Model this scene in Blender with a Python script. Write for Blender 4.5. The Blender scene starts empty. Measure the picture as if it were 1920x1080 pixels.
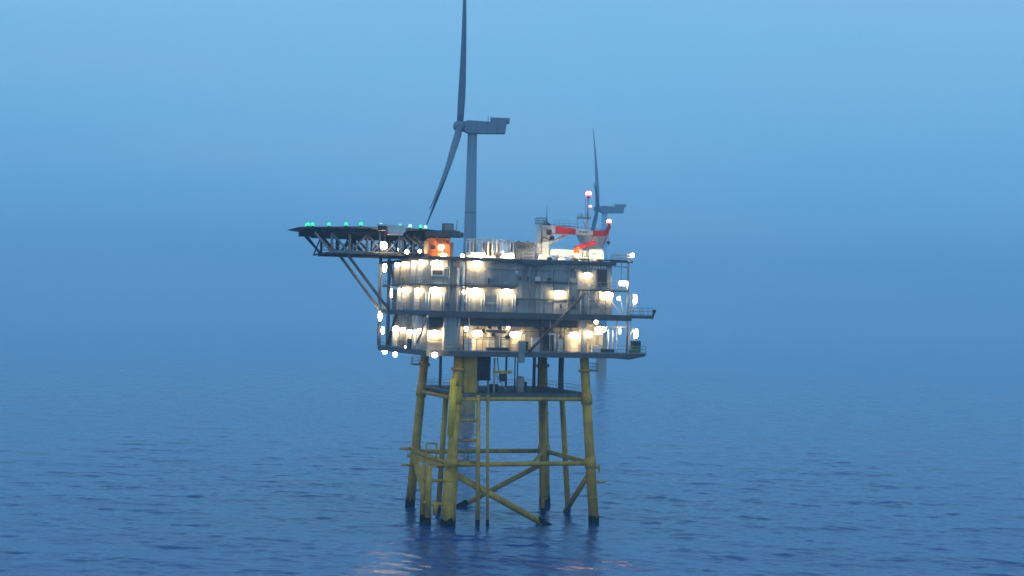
import bpy, math, random
import numpy as np
from mathutils import Vector, Matrix

random.seed(7)
sc = bpy.context.scene
COL = sc.collection
R = math.radians
PI = math.pi

# ------------------------------------------------------------------ materials
def nodes(name):
    m = bpy.data.materials.new(name); m.use_nodes = True
    nt = m.node_tree
    for n in list(nt.nodes): nt.nodes.remove(n)
    return m, nt

def paint(name, col, rough=.55, vary=.18, streak=.25, scale=1.0, stain=(.10, .075, .05), stain_amt=.25, metallic=0.0, bump=.0):
    """weathered paint: patchy tone, vertical run-off streaks, a few rusty stains"""
    m, nt = nodes(name); N = nt.nodes.new; L = nt.links.new
    out = N('ShaderNodeOutputMaterial'); b = N('ShaderNodeBsdfPrincipled')
    tc = N('ShaderNodeTexCoord')
    mp = N('ShaderNodeMapping'); mp.inputs['Scale'].default_value = (1.7*scale, 1.7*scale, .12*scale)
    L(tc.outputs['Object'], mp.inputs['Vector'])
    n1 = N('ShaderNodeTexNoise'); n1.inputs['Scale'].default_value = 1.6; n1.inputs['Detail'].default_value = 6; n1.inputs['Roughness'].default_value = .65
    L(mp.outputs[0], n1.inputs['Vector'])
    n2 = N('ShaderNodeTexNoise'); n2.inputs['Scale'].default_value = .55*scale; n2.inputs['Detail'].default_value = 8
    L(tc.outputs['Object'], n2.inputs['Vector'])
    r1 = N('ShaderNodeMapRange'); r1.inputs[1].default_value = .3; r1.inputs[2].default_value = .7
    r1.inputs[3].default_value = 1-streak; r1.inputs[4].default_value = 1+streak*.5
    L(n1.outputs['Fac'], r1.inputs[0])
    r2 = N('ShaderNodeMapRange'); r2.inputs[1].default_value = .3; r2.inputs[2].default_value = .7
    r2.inputs[3].default_value = 1-vary; r2.inputs[4].default_value = 1+vary
    L(n2.outputs['Fac'], r2.inputs[0])
    mu = N('ShaderNodeMath'); mu.operation = 'MULTIPLY'; L(r1.outputs[0], mu.inputs[0]); L(r2.outputs[0], mu.inputs[1])
    sc_ = N('ShaderNodeVectorMath'); sc_.operation = 'SCALE'; sc_.inputs[0].default_value = col
    L(mu.outputs[0], sc_.inputs['Scale'])
    n3 = N('ShaderNodeTexNoise'); n3.inputs['Scale'].default_value = 2.2*scale; n3.inputs['Detail'].default_value = 9; n3.inputs['Roughness'].default_value = .7
    mp3 = N('ShaderNodeMapping'); mp3.inputs['Scale'].default_value = (1, 1, .25); mp3.inputs['Location'].default_value = (3.1, 7.7, 1.3)
    L(tc.outputs['Object'], mp3.inputs['Vector']); L(mp3.outputs[0], n3.inputs['Vector'])
    r3 = N('ShaderNodeMapRange'); r3.inputs[1].default_value = .56; r3.inputs[2].default_value = .74; r3.inputs[3].default_value = 0; r3.inputs[4].default_value = stain_amt
    L(n3.outputs['Fac'], r3.inputs[0])
    mx = N('ShaderNodeMix'); mx.data_type = 'RGBA'
    L(r3.outputs[0], mx.inputs['Factor']); L(sc_.outputs[0], mx.inputs['A']); mx.inputs['B'].default_value = (*stain, 1)
    L(mx.outputs['Result'], b.inputs['Base Color'])
    r4 = N('ShaderNodeMapRange'); r4.inputs[3].default_value = rough-.12; r4.inputs[4].default_value = rough+.15
    L(n2.outputs['Fac'], r4.inputs[0]); L(r4.outputs[0], b.inputs['Roughness'])
    b.inputs['Metallic'].default_value = metallic
    if bump:
        bp = N('ShaderNodeBump'); bp.inputs['Strength'].default_value = bump; bp.inputs['Distance'].default_value = .03
        L(n3.outputs['Fac'], bp.inputs['Height']); L(bp.outputs[0], b.inputs['Normal'])
    L(b.outputs[0], out.inputs[0])
    return m

def glow(name, col, strength, sample=True):
    m, nt = nodes(name)
    out = nt.nodes.new('ShaderNodeOutputMaterial'); e = nt.nodes.new('ShaderNodeEmission')
    e.inputs[0].default_value = (*col, 1); e.inputs[1].default_value = strength
    if strength > 40:            # lamps age differently: each fitting has its own output
        oi = nt.nodes.new('ShaderNodeObjectInfo'); mr = nt.nodes.new('ShaderNodeMapRange')
        mr.inputs[3].default_value = strength*.55; mr.inputs[4].default_value = strength*1.35
        nt.links.new(oi.outputs['Random'], mr.inputs[0]); nt.links.new(mr.outputs[0], e.inputs[1])
    nt.links.new(e.outputs[0], out.inputs[0])
    m.cycles.emission_sampling = 'FRONT' if sample else 'NONE'
    return m

M = {}
M['wall']   = paint('grey_cladding', (.43, .395, .345), .6, .26, .42)
M['wall_b'] = paint('blue_grey_cladding', (.355, .34, .32), .6, .18, .34)
M['wall_lit'] = paint('lamplit_panel', (.50, .43, .33), .6, .3, .4, stain_amt=.55)  # cladding raised in tone, with lower storey lamp light put into the colour
M['white']  = paint('white_paint', (.66, .65, .62), .5, .12, .2, stain_amt=.2)
M['deck']   = paint('deck_steel', (.105, .10, .10), .6, .25, .2, stain_amt=.2)
M['dark']   = paint('dark_steel', (.035, .037, .042), .55, .3, .2, stain_amt=.15)
M['steel']  = paint('galvanised_steel', (.27, .28, .29), .5, .2, .25, metallic=.0)
M['net']    = paint('net_grey_green', (.13, .17, .15), .7, .25, .2)
M['yellow'] = paint('yellow_jacket_paint', (.63, .345, .03), .6, .28, .34, stain=(.10, .075, .02), stain_amt=.6, bump=.2)
M['yellow_lamplit'] = paint('lamplit_yellow_paint', (.92, .56, .012), .5, .18, .2, stain=(.2, .14, .03), stain_amt=.4)  # jacket yellow brightened to carry lamp light from under the deck
M['growth'] = paint('marine_growth', (.008, .011, .009), .85, .5, .4, bump=.6, stain_amt=0)
for n_ in M['growth'].node_tree.nodes:
    if n_.type == 'BSDF_PRINCIPLED': n_.inputs['Specular IOR Level'].default_value = .12
M['orange'] = paint('orange_shell', (.85, .20, .015), .45, .15, .15, stain_amt=.2)
M['red']    = paint('red_paint', (.50, .018, .014), .5, .15, .15, stain_amt=.2)
M['green']  = paint('green_paint', (.05, .13, .10), .5, .2, .2)
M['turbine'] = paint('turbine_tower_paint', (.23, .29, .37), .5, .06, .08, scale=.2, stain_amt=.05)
M['tower_hazed'] = paint('hazed_tower_paint', (.40, .60, .80), .5, .06, .08, scale=.2, stain_amt=.05)  # paler, bluer tower colour that paints in the haze of the distance
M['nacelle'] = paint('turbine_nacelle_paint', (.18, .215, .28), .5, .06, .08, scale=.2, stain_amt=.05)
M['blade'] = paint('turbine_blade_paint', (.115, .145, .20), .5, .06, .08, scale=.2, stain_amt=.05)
M['rust'] = paint('brown_insulator', (.30, .22, .18), .6, .3, .3)
M['cabin'] = paint('cabin_grey', (.15, .155, .17), .6, .2, .3)
M['brown']  = paint('dark_brown_glass', (.05, .04, .035), .3, .2, .1)
M['lens']   = glow('lamp_warm_white', (1, .765, .41), 85.0)
M['flood'] = glow('floodlight_glass', (1, .76, .40), 480.0)
M['lens_s'] = glow('small_lamp_warm_white', (1, .78, .44), 50.0)
M['green_lens'] = glow('green_lamp', (.05, 1.0, .40), 1.5)
M['green_pale'] = glow('pale_green_lamp', (.50, 1.0, .80), 1.6)
M['red_lens'] = glow('red_lamp', (1, .035, .06), 3.0)
M['red_core'] = glow('red_lamp_core', (1, .50, .42), 9.0)

# ------------------------------------------------------------------ mesh builder
class MB:
    def __init__(self, base=(0, 0, 0)):
        self.v = []; self.f = []; self.s = []; self.b = Vector(base)
    def add(self, verts, faces, smooth=False):
        o = len(self.v)
        self.v += [tuple(Vector(p) - self.b) for p in verts]
        for i, f in enumerate(faces):
            self.f.append([k+o for k in f])
            self.s.append(smooth if isinstance(smooth, bool) else smooth[i])
        return self
    def box(self, a, b):
        x0, y0, z0 = a; x1, y1, z1 = b
        return self.add([(x0,y0,z0),(x1,y0,z0),(x1,y1,z0),(x0,y1,z0),(x0,y0,z1),(x1,y0,z1),(x1,y1,z1),(x0,y1,z1)],
                 [(0,3,2,1),(4,5,6,7),(0,1,5,4),(1,2,6,5),(2,3,7,6),(3,0,4,7)])
    def frustum(self, a0, a1, z0, b0, b1, z1):
        return self.add([(a0[0],a0[1],z0),(a1[0],a0[1],z0),(a1[0],a1[1],z0),(a0[0],a1[1],z0),
                  (b0[0],b0[1],z1),(b1[0],b0[1],z1),(b1[0],b1[1],z1),(b0[0],b1[1],z1)],
                 [(0,3,2,1),(4,5,6,7),(0,1,5,4),(1,2,6,5),(2,3,7,6),(3,0,4,7)])
    def tube(self, p0, p1, r0, r1=None, n=12):
        r1 = r0 if r1 is None else r1
        p0, p1 = Vector(p0), Vector(p1); d = (p1-p0).normalized()
        x = d.orthogonal().normalized(); y = d.cross(x)
        vs = []
        for p, r in ((p0, r0), (p1, r1)):
            for k in range(n):
                a = 2*PI*k/n; vs.append(p + (x*math.cos(a)+y*math.sin(a))*r)
        fs = [(k, (k+1) % n, n+(k+1) % n, n+k) for k in range(n)]
        return self.add(vs, fs+[tuple(range(n-1, -1, -1)), tuple(range(n, 2*n))], [True]*n+[False, False])
    def path(self, pts, r, n=8):
        for a, b in zip(pts[:-1], pts[1:]): self.tube(a, b, r, n=n)
        return self
    def beam(self, p0, p1, w, h):
        p0, p1 = Vector(p0), Vector(p1); d = (p1-p0).normalized()
        side = d.cross(Vector((0, 0, 1)))
        if side.length < 1e-4: side = Vector((1, 0, 0))
        side.normalize(); up = side.cross(d)
        vs = [p + side*(sx*w/2) + up*(sz*h/2) for p in (p0, p1) for sx, sz in ((-1,-1),(1,-1),(1,1),(-1,1))]
        return self.add(vs, [(0,1,2,3),(7,6,5,4),(0,4,5,1),(1,5,6,2),(2,6,7,3),(3,7,4,0)])
    def ball(self, c, r, nu=12, nv=7, zmin=-1.0):
        c = Vector(c); rx, ry, rz = (r, r, r) if not hasattr(r, '__len__') else r
        vs = []; t0 = math.asin(max(-1, zmin))
        for j in range(nv+1):
            t = t0+(PI/2-t0)*j/nv
            for i in range(nu):
                a = 2*PI*i/nu
                vs.append((c.x+rx*math.cos(t)*math.cos(a), c.y+ry*math.cos(t)*math.sin(a), c.z+rz*math.sin(t)))
        fs = [(j*nu+i, j*nu+(i+1) % nu, (j+1)*nu+(i+1) % nu, (j+1)*nu+i) for j in range(nv) for i in range(nu)]
        return self.add(vs, fs, True)
    def prism(self, poly, axis, a, b, smooth=False):
        """extrude a polygon: axis 'v' takes (u,z) points, axis 'z' takes (u,v), axis 'u' takes (v,z)"""
        def P(p, t): return {'v': (p[0], t, p[1]), 'z': (p[0], p[1], t), 'u': (t, p[0], p[1])}[axis]
        n = len(poly)
        vs = [P(p, a) for p in poly]+[P(p, b) for p in poly]
        fs = [(k, (k+1) % n, n+(k+1) % n, n+k) for k in range(n)]+[tuple(range(n-1, -1, -1)), tuple(range(n, 2*n))]
        return self.add(vs, fs, [smooth]*n+[False, False])
    def rail(self, pts, z, h=1.1, step=1.5, r=.035):
        """handrail on posts along a deck edge"""
        for (a, b) in zip(pts[:-1], pts[1:]):
            a = Vector((*a, z)); b = Vector((*b, z)); L = (b-a).length; k = max(1, round(L/step))
            for i in range(k+1):
                p = a.lerp(b, i/k); self.tube(p, p+Vector((0, 0, h)), r, n=5)
            for hh in (h, h*.55): self.tube(a+Vector((0, 0, hh)), b+Vector((0, 0, hh)), r, n=5)
            self.beam(a+Vector((0, 0, .09)), b+Vector((0, 0, .09)), .015, .15)
        return self
    def build(self, name, mat, parent=None, label=None):
        me = bpy.data.meshes.new(name)
        me.from_pydata(self.v, [], self.f); me.materials.append(mat)
        me.polygons.foreach_set('use_smooth', self.s)
        me.validate(); me.update()
        import bmesh
        bm = bmesh.new(); bm.from_mesh(me); bmesh.ops.recalc_face_normals(bm, faces=bm.faces); bm.to_mesh(me); bm.free()
        o = bpy.data.objects.new(name, me); COL.objects.link(o)
        if parent is not None: o.parent = parent
        if label: o['label'] = label
        return o

# platform frame: origin at the near leg's foot, u along the long front side, v away from the viewer
TH = R(18.5); OX, OY = -8.24, 215.0
def W(u, v, z):
    return Vector((OX+u*math.cos(TH)-v*math.sin(TH), OY+u*math.sin(TH)+v*math.cos(TH), z))
def thing(name, label, cat, base, group=None, rot=TH, world=False):
    o = bpy.data.objects.new(name, None); COL.objects.link(o)
    o.location = Vector(base) if world else W(*base); o.rotation_euler = (0, 0, rot)
    o.empty_display_size = .3
    o['label'] = label; o['category'] = cat; o['kind'] = 'thing'
    if group: o['group'] = group
    return o
def copy_tree(o, parent=None):
    c = o.copy(); COL.objects.link(c); c.parent = parent
    for ch in list(o.children): copy_tree(ch, c)
    return c

# ------------------------------------------------------------------ sea
def make_sea():
    def axis(lo, hi, fine_lo, fine_hi, step, g):
        a = list(np.arange(fine_lo, fine_hi, step)); s = step; p = a[-1]
        while p < hi: s *= g; p += s; a.append(min(p, hi))
        s = step; p = a[0]; b = []
        while p > lo: s *= g; p -= s; b.append(max(p, lo))
        return np.array(b[::-1]+a)
    X = axis(-3900, 3900, -68, 68, .33, 1.03); Y = axis(-150, 700, 166, 290, .27, 1.006); Y = np.concatenate([Y, axis(Y[-1], 3900, Y[-1]+3, Y[-1]+9, 3, 1.05)[1:]])
    Y = np.unique(np.round(Y, 4))
    nx, ny = len(X), len(Y)
    gx, gy = np.meshgrid(X, Y)
    dx = np.gradient(X)[None, :]; dy = np.gradient(Y)[:, None]
    dx = np.broadcast_to(dx, gx.shape); dy = np.broadcast_to(dy, gx.shape)
    z = np.zeros_like(gx); rng = np.random.default_rng(5)
    def train(n, lo, hi, spread, slope, peak=.25):
        h = np.zeros_like(gx)
        for i in range(n):
            lam = lo*(hi/lo)**rng.random(); th = rng.normal(R(76), R(spread)); k = 2*PI/lam; ph = rng.random()*2*PI
            att = np.clip((2.9-1.15*np.maximum(abs(k*math.cos(th))*dx, abs(k*math.sin(th))*dy))/1.3, 0, 1); arg = k*(gx*math.cos(th)+gy*math.sin(th))+ph
            h += att*(slope/k/math.sqrt(n/2))*(np.sin(arg)+peak*np.cos(2*arg))
        return h
    z += train(24, 7, 34, 30, .032) + train(60, 1.8, 6, 32, .062) + train(50, .8, 2.0, 45, .060)
    # short steep wavelets that come in scattered groups
    g = np.zeros_like(gx)
    for i in range(14):
        lam = 3.5*(20/3.5)**rng.random(); th = rng.normal(R(80), R(38)); g += np.sin(2*PI/lam*(gx*math.cos(th)*.6+gy*math.sin(th))+rng.random()*6.28)
    g = np.clip((g/math.sqrt(7)-.15)/1.5, 0, 1)
    z += g*(train(44, 1.1, 3.0, 18, .15, .3)+train(24, 3.0, 7.5, 16, .055, .3))
    v = np.stack([gx, gy, z], -1).reshape(-1, 3).astype(np.float32)
    idx = np.arange(nx*ny).reshape(ny, nx)
    q = np.stack([idx[:-1, :-1], idx[:-1, 1:], idx[1:, 1:], idx[1:, :-1]], -1).reshape(-1, 4)
    me = bpy.data.meshes.new('sea'); me.vertices.add(len(v)); me.vertices.foreach_set('co', v.ravel())
    me.loops.add(q.size); me.loops.foreach_set('vertex_index', q.ravel().astype(np.int32))
    me.polygons.add(len(q)); me.polygons.foreach_set('loop_start', (np.arange(len(q))*4).astype(np.int32))
    me.polygons.foreach_set('use_smooth', np.ones(len(q), bool))
    me.update(calc_edges=True)
    m, nt = nodes('sea_water'); N = nt.nodes.new; L = nt.links.new
    out = N('ShaderNodeOutputMaterial'); b = N('ShaderNodeBsdfPrincipled')
    b.inputs['Base Color'].default_value = (.008, .060, .205, 1); b.inputs['Roughness'].default_value = .03; b.inputs['IOR'].default_value = 1.333
    tc = N('ShaderNodeTexCoord')
    n1 = N('ShaderNodeTexNoise'); n1.inputs['Scale'].default_value = 1.9; n1.inputs['Detail'].default_value = 7; n1.inputs['Roughness'].default_value = .65
    mp = N('ShaderNodeMapping'); mp.inputs['Scale'].default_value = (.7, 1.5, 1); mp.inputs['Rotation'].default_value = (0, 0, R(-14))
    L(tc.outputs['Object'], mp.inputs[0]); L(mp.outputs[0], n1.inputs['Vector'])
    bp = N('ShaderNodeBump'); bp.inputs['Strength'].default_value = .4; bp.inputs['Distance'].default_value = .10
    L(n1.outputs['Fac'], bp.inputs['Height']); L(bp.outputs[0], b.inputs['Normal'])
    L(b.outputs[0], out.inputs[0])
    me.materials.append(m)
    o = bpy.data.objects.new('sea', me); COL.objects.link(o)
    o['kind'] = 'structure'; o['label'] = 'rippled dark blue sea reaching into the haze'
make_sea()

# ------------------------------------------------------------------ steel jacket
B0 = (11, 10.5, 0)
J = thing('steel_jacket', 'yellow steel lattice jacket standing in the sea under the lit platform', 'jacket', B0)
def jm(): return MB(B0)
def growth(p0, p1, r, n=20):
    """a sleeve of weed whose upper edge runs up and down the tube"""
    p0, p1 = Vector(p0), Vector(p1); d = (p1-p0).normalized(); x = d.orthogonal().normalized(); y = d.cross(x); m = jm()
    vs = [p0+(x*math.cos(2*PI*k/n)+y*math.sin(2*PI*k/n))*r for k in range(n)]
    vs += [p1+d*random.uniform(-.35, .4)+(x*math.cos(2*PI*k/n)+y*math.sin(2*PI*k/n))*r*1.01 for k in range(n)]
    return m.add(vs, [(k, (k+1) % n, n+(k+1) % n, n+k) for k in range(n)], True)
LEG = {'a': ((0, 0), (1.5, 1.5)), 'b': ((22, 0), (20.5, 1.5)), 'c': ((0, 21), (1.5, 19.5)), 'd': ((22, 21), (20.5, 19.5))}
def legp(k, z):
    (u0, v0), (u1, v1) = LEG[k]; t = z/24.0
    return Vector((u0+(u1-u0)*t, v0+(v1-v0)*t, z))
for k in 'abcd':
    r = {'a': .80, 'b': .74, 'c': .72, 'd': .84}[k]
    m = jm().tube(legp(k, -1), legp(k, 23.72), r, r*.86, n=20)
    if k == 'a':
        m.tube(legp(k, -1), legp(k, 7.6), 1.02, 1.02, n=20); m.tube(legp(k, 7.6), legp(k, 8.1), 1.02, .8, n=20)
    for zz in (8.6, 17.8): m.tube(legp(k, zz-.8), legp(k, zz+.8), r*1.12, n=20)
    m.tube(legp(k, 21.7), legp(k, 22.1), r*1.25, n=20)
    for zz in (3.6, 6.2, 11.4, 14.4): m.tube(legp(k, zz-.05), legp(k, zz+.05), (1.05 if k == 'a' and zz < 7.6 else r)+.025, n=20)
    lg = m.build('leg', M['yellow'], J)
    g = growth(legp(k, -4), legp(k, 1.0 if k in 'ab' else 1.25), 1.06 if k == 'a' else r*1.05)
    g.build('growth_band', M['growth'], lg, 'black wet band of marine growth at the waterline')
def brace(p0, p1, r, mat='yellow'):
    return jm().tube(p0, p1, r, n=14).build('brace', M[mat], J)
for z, rr in ((8.5, .34), (17.75, .30)):
    for a, b in (('a', 'b'), ('a', 'c'), ('b', 'd'), ('c', 'd')): brace(legp(a, z), legp(b, z), rr)
# X bracing dips into the water; only the lower halves of the X stay above it
brace(legp('a', 7.4), Vector((14.6, .3, -.2)), .48)
brace(legp('d', 6.6), Vector((8.0, 20.9, -.1)), .40)
brace(legp('b', 7.4), Vector((22.0, 12.4, -.4)), .40)
brace(legp('c', 7.4), Vector((0, 9.4, -.4)), .40)
for p0, p1 in ((Vector((13.4, .33, .55)), Vector((16.0, .2, -.9))), (Vector((9.1, 20.9, .55)), Vector((6.4, 20.9, -.8)))):
    brace(p0, p1, .5, 'growth')
brace(legp('d', 8.45), Vector((12.5, .6, 8.45)), .28)
brace(legp('c', 8.45), Vector((11.8, 20.6, 8.45)), .2)
# risers and cable tubes from the cable deck to the sea
def riser(t, b, r, wet=1.0):
    t, b = Vector(t), Vector(b)
    o = jm().tube(t, b, r, n=12).build('cable_tube', M['yellow'], J)
    d = (t-b); w = b+d*((wet-b.z)/d.z); jm().tube(w, b-d*(3/d.z), r*1.06, n=12).build('growth_band', M['growth'], o)
riser((4.2, .5, 18.3), (4.05, -1.0, -.2), .30, .9)
riser((5.75, 1.0, 18.3), (5.67, -.5, -.2), .21, .8)
riser((21.8, 14, 18.3), (23.3, 14, -.3), .42, .7)
riser((17.9, 11, 18.3), (17.9, 10.5, -.3), .33, .8)
riser((2.2, 10, 18.3), (2.4, 13.6, -.3), .40, .9)
riser((20.2, 18.2, 18.3), (20.9, 18.2, -.3), .62, 1.2)
# cross rungs between the near leg and the tube beside it
for z in (17.6, 14.75, 11.9, 8.9): brace(legp('a', z)+Vector((.5, 0, 0)), Vector((4.15, .3, z)), .19)
m = jm()
for du in (2.2, 2.75): m.tube((du, .2, 8.8), (du, .9, 18.4), .05, n=6)
for i in range(32): m.tube((2.2, .2+.0225*i, 8.9+.3*i), (2.75, .2+.0225*i, 8.9+.3*i), .025, n=5)
for i in range(9): m.path([(2.1, .2, 10.5+i), (2.0, -.45, 10.5+i), (2.95, -.45, 10.5+i), (2.85, .2, 10.5+i)], .03, n=5)
m.build('ladder', M['steel'], J)
# boat landing on the left side
m = jm(); m.box((-1.5, 1.2, 8.25), (-.3, 17.6, 8.42)); m.box((-1.5, 1.2, 7.95), (-1.34, 17.6, 8.25))
m.box((-.9, -1.5, 8.7), (2.6, -.55, 8.9))
for v in (2, 7, 12, 17): m.tube((-1.4, v, 8.1), (.3, v, 8.1), .16, n=8)
m.build('walkway', M['yellow'], J)
m = jm(); m.rail([(-1.45, 1.3), (-1.45, 17.5)], 8.42, step=2.2, r=.045); m.rail([(-.9, -1.45), (2.55, -1.45)], 8.9, r=.045)
m.path([(-1.4, 7.2, 8.4), (-1.4, 7.2, 10.9), (.1, 7.2, 10.9), (.1, 7.2, 8.4)], .12)
m.build('railing', M['yellow'], J)
m = jm()
for u, v in ((-2.75, .6), (-2.75, 3.4)): m.tube((u, v, 8.3), (u, v, 1.1), .42, n=14)
for z in (6.3, 3.0): m.tube((-2.75, .6, z), (-2.75, 3.4, z), .2, n=8); m.tube((-2.75, .6, z), (-.4, .2, z), .22, n=8)
m.beam((-1.6, 12, 8.2), (-2.7, 3.4, 4.4), .5, .6); m.tube((-1.7, .6, 3.3), (-1.7, .6, 1.5), .45, .3, n=10)
bl = m.build('boat_landing', M['yellow'], J)
m = jm()
for u, v in ((-2.75, .6), (-2.75, 3.4)): m.tube((u, v, 1.15), (u, v, -3), .45, n=14)
m.build('growth_band', M['growth'], bl)
# stub ends and brackets
for p0, p1, r in (((0, 19.9, 6.5), (-1.6, 20.6, 6.5), .17), ((22.2, .6, 5.8), (23.8, .6, 5.75), .17), ((22, .8, 7.9), (23.0, .8, 7.9), .22), ((23.0, .8, 8.2), (23.0, .8, 7.1), .12), ((-.4, 19.5, 9.0), (-1.9, 20.6, 9.0), .2)):
    jm().tube(p0, p1, r, n=10).build('stub_pipe', M['yellow'], J)
# cable deck
m = jm(); m.box((1.2, 1.0, 18.32), (20.9, 20, 18.55))
m.box((1.2, 1.0, 18.05), (20.9, 1.22, 18.32)); m.box((1.2, 19.8, 18.05), (20.9, 20, 18.32))
for u in (4, 7, 10, 13, 16, 19): m.box((u, 1.22, 18.08), (u+.16, 19.8, 18.32))
for u in (2.5, 7.4, 12, 16.5, 20): m.tube((u, 1.25, 17.9), (u, 1.25, 18.3), .13, n=8)
m.build('cable_deck', M['deck'], J)
m = jm(); m.rail([(1.2, 19.9), (20.8, 19.9)], 18.55, r=.03); m.rail([(20.8, 1.2), (20.8, 19.9)], 18.55, r=.03); m.rail([(1.3, 4), (1.3, 19.9)], 18.55, r=.03)
m.build('railing', M['steel'], J)
# collars and little balconies under the platform
for k, du in (('b', 1), ('c', -1)):
    p = legp(k, 21.8); m = jm(); m.box((min(p.x, p.x+du*1.9), p.y-.5, 21.75), (max(p.x, p.x+du*1.9), p.y+.9, 21.9))
    m.rail([(p.x, p.y-.45), (p.x+du*1.85, p.y-.45), (p.x+du*1.85, p.y+.85)], 21.9, r=.045, step=.8)
    m.build('balcony', M['steel'], J)
jm().tube(legp('a', 19.6)+Vector((-.35, -.5, 0)), legp('a', 21.6)+Vector((-.35, -.5, 0)), .55, n=14).build('collar', M['yellow'], J)
m = jm(); m.tube(legp('a', 12.5)+Vector((-.62, -.42, 0)), legp('a', 20.6)+Vector((-.62, -.5, 0)), .46, .56, n=14)
m.build('lit_leg_front', M['yellow_lamplit'], J, 'yellow tube in lamplit tone, standing for the lit front of the near leg')  # added tube: its brighter yellow stands for lamp light on the leg
m = jm(); m.box((2.3, 1.4, 18.6), (4.2, 3.4, 23.7)); m.build('shaft', M['yellow'], J, 'weathered olive shaft beside the near leg')
for u, v, r in ((21.25, 13, .42), (13.4, 16, .16), (11.5, 5, .09), (11.1, 5, .09), (15.8, 8, .12), (18.3, 17, .25), (3.2, 17, .2), (1.9, 12, .12)):
    jm().tube((u, v, 18.5), (u, v, 23.75), r, n=10).build('pipe', M['deck'], J)

# ------------------------------------------------------------------ platform topside
BT = (11, 13, 24.5)
T = thing('platform_topside', 'grey three storey offshore substation block covered in bright lamps', 'offshore platform', BT)
def tm(): return MB(BT)
# decks
m = tm(); m.box((-3.95, -.8, 24.32), (26.9, 28, 24.5)); m.box((-3.95, -.8, 23.78), (26.9, -.5, 24.32)); m.box((-3.95, -.5, 23.78), (-3.7, 28, 24.32))
m.box((26.6, -.5, 23.78), (26.9, 28, 24.32)); m.box((-3.7, 27.7, 23.78), (26.6, 28, 24.32))
for u in np.arange(-1, 26, 3.0): m.box((u, -.5, 23.86), (u+.22, 27.7, 24.32))
for v in (6, 13, 20): m.box((-3.7, v, 23.80), (26.6, v+.25, 23.858))
m.prism([(26.9, 24.32), (29.4, 24.32), (29.4, 24.12), (26.9, 23.6)], 'v', -.2, 6.2); m.box((26.9, -.3, 24.325), (29.6, 6.3, 24.495))
m.build('lower_deck', M['deck'], T)
m = tm(); m.box((-3.95, -.8, 29.88), (26.9, 28, 30.1)); m.box((-3.95, -.8, 29.25), (26.9, -.5, 29.88)); m.box((-3.95, -.5, 29.45), (-3.7, 28, 29.88))
m.box((26.6, -.5, 29.45), (26.9, 28, 29.88))
for u in np.arange(-2, 26, 2.6): m.box((u, -.5, 29.3), (u+.25, 27.9, 29.88))
for v in (5, 12, 19): m.box((-3.7, v, 29.24), (26.6, v+.25, 29.296))
m.box((26.9, -.3, 29.9), (30.5, 4.6, 30.08)); m.box((26.9, -.3, 29.65), (30.5, -.1, 29.9)); m.box((26.9, 4.4, 29.65), (30.5, 4.6, 29.9))
m.build('middle_deck', M['deck'], T)
m = tm(); m.box((-4.0, -.78, 33.66), (9.2, .3, 33.82)); m.box((18.6, -.78, 33.5), (26.4, .3, 33.66)); m.box((-4.35, .3, 33.66), (-3.0, 24.6, 33.82)); m.box((24.0, .3, 33.5), (26.4, 20, 33.66))
m.build('upper_walkway', M['deck'], T)
m = tm(); m.box((-3.95, -.8, 37.25), (24.3, 26, 37.62)); m.box((-3.95, 26, 37.3), (2, 28, 37.6))
m.box((-3.98, -.83, 37.45), (24.33, -.7, 37.75)); m.box((9.9, -1.0, 37.0), (13.2, -.83, 37.7))
m.build('roof_deck', M['deck'], T)
# walls of the two closed storeys: butted bays with different depths
bays = [(-3.3, -.95, -.30, 'wall'), (-.95, .35, .05, 'wall_b'), (.35, 1.75, -.12, 'wall'), (1.75, 5.3, -.32, 'wall'), (5.3, 10.2, -.22, 'wall_b'),
        (10.2, 12.3, .10, 'wall_b'), (12.3, 14.9, -.16, 'wall_b'), (14.9, 19.2, -.32, 'wall_b'), (19.2, 23.9, -.2, 'wall')]
for i, (u0, u1, vf, mt) in enumerate(bays):
    m = tm(); back = 19.0 if i < 2 else 24
    m.box((u0+.004, vf, 30.1), (u1-.004, back, 33.4)); m.box((u0+.004, vf+.03, 33.4), (u1-.004, back-.01, 37.25))
    k = max(1, int((u1-u0)/.62)); w = (u1-u0)/k
    for j in range(1, k):
        if random.random() < .75:
            p = u0+j*w+random.uniform(-.1, .1); d = random.uniform(.03, .09)
            z0, z1 = random.choice(((30.1, 33.35), (33.85, 37.2), (30.1, 37.2)))
            m.box((p-.05, vf-d, z0), (p+.05, vf, z1))
    for z in (33.35, 36.9): m.box((u0+.006, vf-.07, z), (u1-.006, vf, z+.12))
    m.build('wall', M[mt], T)
# window with blind, dark louvre, doors
m = tm(); m.box((-3.45, -.46, 34.95), (-1.55, -.30, 36.05)); f = m.build('window', M['white'], T)
tm().box((-3.2, -.50, 35.15), (-1.8, -.465, 35.8)).build('pane', M['brown'], f)
m = tm(); m.box((21.35, -.36, 34.05), (23.2, -.2, 36.75)); f = m.build('window', M['steel'], T)
m = tm(); m.box((21.55, -.42, 34.2), (23.0, -.365, 36.6)); m.build('pane', M['brown'], f)
m = tm()
for i in range(7): m.box((19.9+.45*i, -.45, 36.75+.03*(i % 2)), (20.15+.45*i, -.2, 37.15))
m.build('vent_row', M['white'], T)
for u, z, vf in ((3.1, 30.1, -.32), (7.75, 30.1, -.22), (-2.8, 30.1, -.30)):
    m = tm(); m.box((u-.5, vf-.10, z+.05), (u+.5, vf, z+2.15)); d = m.build('door', M['wall'], T)
    tm().box((u+.32, vf-.16, z+1.0), (u+.42, vf-.103, z+1.15)).build('handle', M['dark'], d)
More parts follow.
